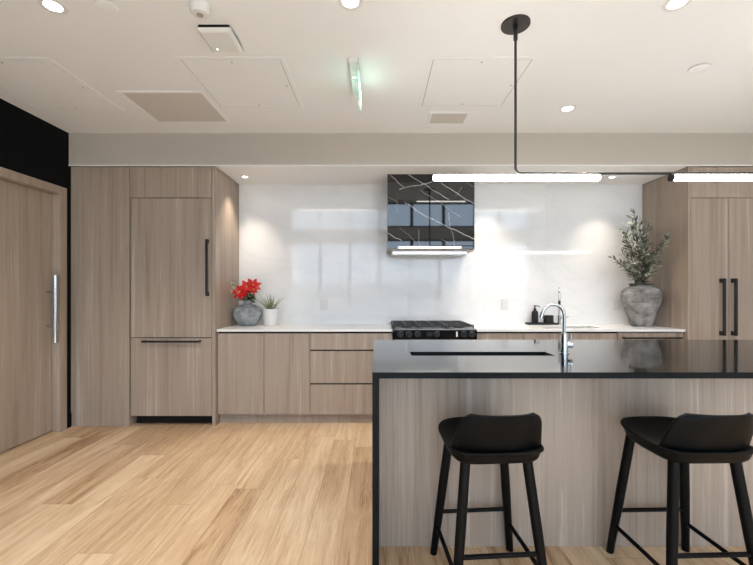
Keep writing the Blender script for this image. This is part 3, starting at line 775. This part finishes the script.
# ---------------------------------------------------------------- linear pendant
PX, PY, PZ = .761, 2.17, 1.895
p = thing('linear_pendant', 'black bent-rod pendant with two glowing white tubes above the island', 'pendant light', (PX, PY, ZC))
bm = BM(); lathe(bm, [(.076, -.012), (.077, -.010), (.077, 0)], (0, 0, 0), 48); obj('canopy', bm, M['bronze'], p, 0, 'auto')
bm = BM(); tube(bm, [(0, 0, -.012), (0, 0, 2.65-ZC)], .0115, 18); obj('sleeve', bm, M['black'], p, .001, 'auto')
bm = BM(); zr = PZ+.0165+.007-ZC; rr = .03
pts = [(0, 0, 2.66-ZC), (0, 0, zr+rr)]+[(rr-rr*math.cos(a), 0, zr+rr-rr*math.sin(a)) for a in [PI/2*k_/8 for k_ in range(1, 9)]]+[(3.5-PX, 0, zr)]
tube(bm, pts, .0070, 14); obj('rod', bm, M['black'], p, 0, 'auto')
for (a, b) in ((.31, 1.222), (1.625, 3.48)):
    bm = BM(); tube(bm, [(a-PX, 0, PZ-ZC), (a-PX+.004, 0, PZ-ZC), (b-PX-.004, 0, PZ-ZC), (b-PX, 0, PZ-ZC)], [.013, .0165, .0165, .013], 24)
    lt = obj('light_tube', bm, M['tube'], p, 0, 'auto')
    if a > 1:
        bm = BM(); tube(bm, [(a-PX-.016, 0, PZ-ZC), (a-PX-.0005, 0, PZ-ZC)], .0205, 24); obj('end_cap', bm, M['black'], lt, .001, 'auto')

# ---------------------------------------------------------------- downlights
def downlight(x, y, z, label, power, col, r_l, group, cone=110, blend=.55):
    o = thing('downlight', label, 'downlight', (x, y, z), 0, group)
    bm = BM(); R0, R1 = r_l*1.6, r_l*1.02; rs = []
    for rr, zz in ((R0, 0), (R0, -.003), (R1+.004, -.005), (R1, -.004), (R1, 0)):
        rs.append([(rr*math.cos(2*PI*i/36), rr*math.sin(2*PI*i/36), zz) for i in range(36)])
    rings(bm, rs, False, False); obj('trim_ring', bm, M['white'], o, 0, 'auto')
    bm = BM(); lathe(bm, [(r_l, -.0025), (r_l, 0)], seg=32); obj('lens', bm, M['lens'], o, 0)
    l = bpy.data.lights.new('downlight_lamp', 'SPOT'); l.energy = power; l.color = col; l.spot_size = R(cone); l.spot_blend = blend; l.shadow_soft_size = r_l*.7
    lo = bpy.data.objects.new('downlight_lamp', l); COL.objects.link(lo); lo.parent = o; lo.location = (0, 0, -.006-.002)
    return o
g1 = 'recessed downlights in the main ceiling'; g2 = 'small downlights under the niche soffit'
downlight(-1.665, 2.03, ZC, 'round recessed ceiling downlight nearest the black wall', DOWN_W, NEUT, .040, g1)
downlight(-.135, 2.00, ZC, 'round recessed ceiling downlight directly in front of the exit sign', DOWN_W, NEUT, .040, g1)
downlight(1.527, 2.01, ZC, 'round recessed ceiling downlight at the top edge right of the pendant canopy', DOWN_W, NEUT, .040, g1)
downlight(1.534, 3.18, ZC, 'round recessed ceiling downlight nearest the bulkhead', DOWN_W, NEUT, .040, g1)
downlight(3.26, 2.00, ZC, 'round recessed ceiling downlight beyond the right photo edge', DOWN_W, NEUT, .040, g1)
downlight(-1.352, 4.04, ZN, 'small downlight under the soffit above the red flowers', NICHE_W, WARM, .024, g2, 84, .9)
downlight(1.17, 4.07, ZN, 'small downlight under the soffit just right of the marble hood', NICHE_W, WARM, .024, g2, 84, .9)
downlight(2.41, 4.05, ZN, 'small downlight under the soffit left of the large urn', NICHE_W, WARM, .024, g2, 84, .9)
# bars of light hung in the lounge behind the camera (seen mirrored in the polished stone)
for (a, b, y, z, w) in ((-1.5, 0.0, 1.0, 2.82, 'left'), (.69, 1.55, 1.0, 2.82, 'middle'), (1.87, 3.2, 1.0, 2.82, 'right')):
    o = thing('light_bar', 'slim glowing light bar hung in the lounge, %s of three' % w, 'light', ((a+b)/2, y, z), 0, 'light bars in the lounge')
    hl = (b-a)/2
    bm = BM(); bx(bm, -hl, hl, -.02, .02, .012, .05); obj('housing', bm, M['black'], o)
    bm = BM(); bx(bm, -hl, hl, -.018, .018, 0, .011); obj('diffuser', bm, M['bar'], o)
    for x in (-hl+.1, hl-.1):
        bm = BM(); tube(bm, [(x, 0, .05), (x, 0, ZR-z)], .002, 6); obj('cable', bm, M['black'], o)

# ---------------------------------------------------------------- ceiling fittings
def access_panel(x0, x1, y0, y1, label):
    cx_, cy_ = (x0+x1)/2, (y0+y1)/2
    o = thing('access_panel', label, 'access panel', (cx_, cy_, ZC), 0, 'ceiling access panels')
    a, b = (x1-x0)/2, (y1-y0)/2; bm = BM(); w = .028; t = .0035
    bx(bm, -a-w, a+w, -b-w, -b, -t, 0); bx(bm, -a-w, a+w, b, b+w, -t, 0); bx(bm, -a-w, -a, -b, b, -t, 0); bx(bm, a, a+w, -b, b, -t, 0)
    obj('panel_frame', bm, M['ceiling'], o, .001)
    bm = BM(); g = .004; bx(bm, -a+g, a-g, -b+g, b-g, -.003, -.0005); obj('panel_door', bm, M['ceiling'], o, .001)
    bm = BM()
    bx(bm, -a, a, -b, -b+g, -.001, 0); bx(bm, -a, a, b-g, b, -.001, 0); bx(bm, -a, -a+g, -b+g, b-g, -.001, 0); bx(bm, a-g, a, -b+g, b-g, -.001, 0)
    obj('gap', bm, M['ventdark'], o)  # dark strips paint in the shade of the reveal around the door
    for x, y in ((0, -b+.03), (0, b-.03), (a-.03, 0)):
        bm = BM(); lathe(bm, [(.006, -.0042), (.006, -.003)], (x, y, 0), 12); obj('latch', bm, M['ventdark'], o)
access_panel(-2.72, -2.09, 2.505, 3.19, 'square white access panel in the ceiling beside the black wall')
access_panel(-1.244, -.615, 2.50, 3.147, 'square white access panel in the ceiling right of the large vent')
access_panel(.355, .985, 2.50, 3.13, 'square white access panel in the ceiling left of the pendant rod')
M['grille'] = grille_mat()
def grille(x0, x1, y0, y1, nsl, label, fw=.022):
    cx_, cy_ = (x0+x1)/2, (y0+y1)/2; a, b = (x1-x0)/2, (y1-y0)/2
    o = thing('air_vent', label, 'vent', (cx_, cy_, ZC), 0, 'air vents in the ceiling')
    bm = BM(); bx(bm, -a-fw, a+fw, -b-fw, -b, -.008, 0); bx(bm, -a-fw, a+fw, b, b+fw, -.008, 0); bx(bm, -a-fw, -a, -b, b, -.008, 0); bx(bm, a, a+fw, -b, b, -.008, 0)
    obj('vent_frame', bm, M['ceiling'], o, .002)
    bm = BM(); bx(bm, -a, a, -b, b, -.0015, 0); obj('backing', bm, M['ventdark'], o)
    bm = BM()
    for i in range(nsl):
        y = -b+(i+.5)*2*b/nsl; hw = b/nsl*.80
        vs = bx(bm, -a, a, y-hw, y+hw, -.0035, -.0022)
        for v_ in vs: v_.co.z += (v_.co.y-y)/hw*-.0012
    obj('louvres', bm, M['vent'], o)
grille(-1.89, -1.30, 2.92, 3.42, 26, 'large square beige air vent near the left side of the ceiling')
grille(.457, .75, 3.26, 3.46, 10, 'small rectangular beige air vent close to the bulkhead')

def disc(x, y, rr, label):
    o = thing('sprinkler_cover', label, 'sprinkler cover', (x, y, ZC), 0, 'round flush ceiling covers')
    bm = BM(); lathe(bm, [(rr*.5, 0), (rr*.5, -.006)], seg=24); obj('cup', bm, M['ventdark'], o)
    bm = BM(); lathe(bm, [(rr-.003, -.0105), (rr, -.009), (rr, -.006)], seg=40); obj('cover_disc', bm, M['ceiling'], o, 0, 'auto')
disc(-1.39, 2.03, .052, 'flat round white cover between the left downlight and the smoke detector')
disc(2.12, 2.60, .060, 'flat round white cover at the right, alone on the ceiling')
o = thing('smoke_detector', 'domed white smoke detector at the top edge of the ceiling', 'smoke detector', (-.905, 2.02, ZC))
bm = BM(); lathe(bm, [(.055, 0), (.055, -.012), (.050, -.018), (.047, -.042), (.040, -.052), (.018, -.055)], seg=40); obj('housing', bm, M['white'], o, 0, 'auto')
bm = BM(); lathe(bm, [(.017, -.0545), (.016, -.058), (.008, -.0595)], seg=24); obj('sensor', bm, M['ventdark'], o, 0, 'auto')
o = thing('wireless_access_point', 'square white flat box on the ceiling behind the smoke detector', 'access point', (-.90, 2.29, ZC))
bm = BM(); bx(bm, -.086, .086, -.116, .07, -.016, 0); obj('mount', bm, M['darkgap'], o, .002)  # dark block stands in for the shadow between box and ceiling
bm = BM(); rings(bm, [[(a*x, b*y-.01, z) for a, b in ((-1, -1), (1, -1), (1, 1), (-1, 1))] for x, y, z in ((.094, .108, -.016), (.094, .108, -.022), (.078, .092, -.036))])
obj('housing', bm, M['white'], o, .006)
bm = BM(); lathe(bm, [(.004, -.0365), (.004, -.034)], (-.045, .05, 0), 12); obj('indicator', bm, M['led'], o)

# exit sign seen edge-on
o = thing('exit_sign', 'white ceiling exit sign seen edge-on with a green glowing panel', 'exit sign', (-.150, 2.68, ZC))
bm = BM(); bx(bm, -.030, .026, -.20, .23, -.032, 0); obj('housing', bm, M['white'], o, .006)
bm = BM(); bx(bm, .0265, .0325, -.20, .20, -.180, -.004); pan = obj('panel', bm, plain('acrylic', (.62, .80, .72), .15), o, .001)
for xa, xb in ((.0240, .0260), (.0330, .0350)):
    bm = BM(); bx(bm, xa, xb, -.165, .165, -.170, -.060); obj('glowing_face', bm, M['greenglow'], pan)
for xa, xb in ((.0222, .0238), (.0352, .0368)):
    # white pictogram: a doorway and an arrow bar
    for y0_, y1_, z0_, z1_ in ((.05, .12, -.155, -.148), (.113, .12, -.148, -.09), (.05, .12, -.090, -.083), (-.12, .0, -.125, -.115)):
        bm = BM(); bx(bm, xa, xb, y0_, y1_, z0_, z1_); obj('pictogram', bm, M['led'], pan)
bm = BM(); lathe(bm, [(.007, -.0345), (.007, -.032)], (-.004, -.02, 0), 14); obj('indicator', bm, M['led'], o)
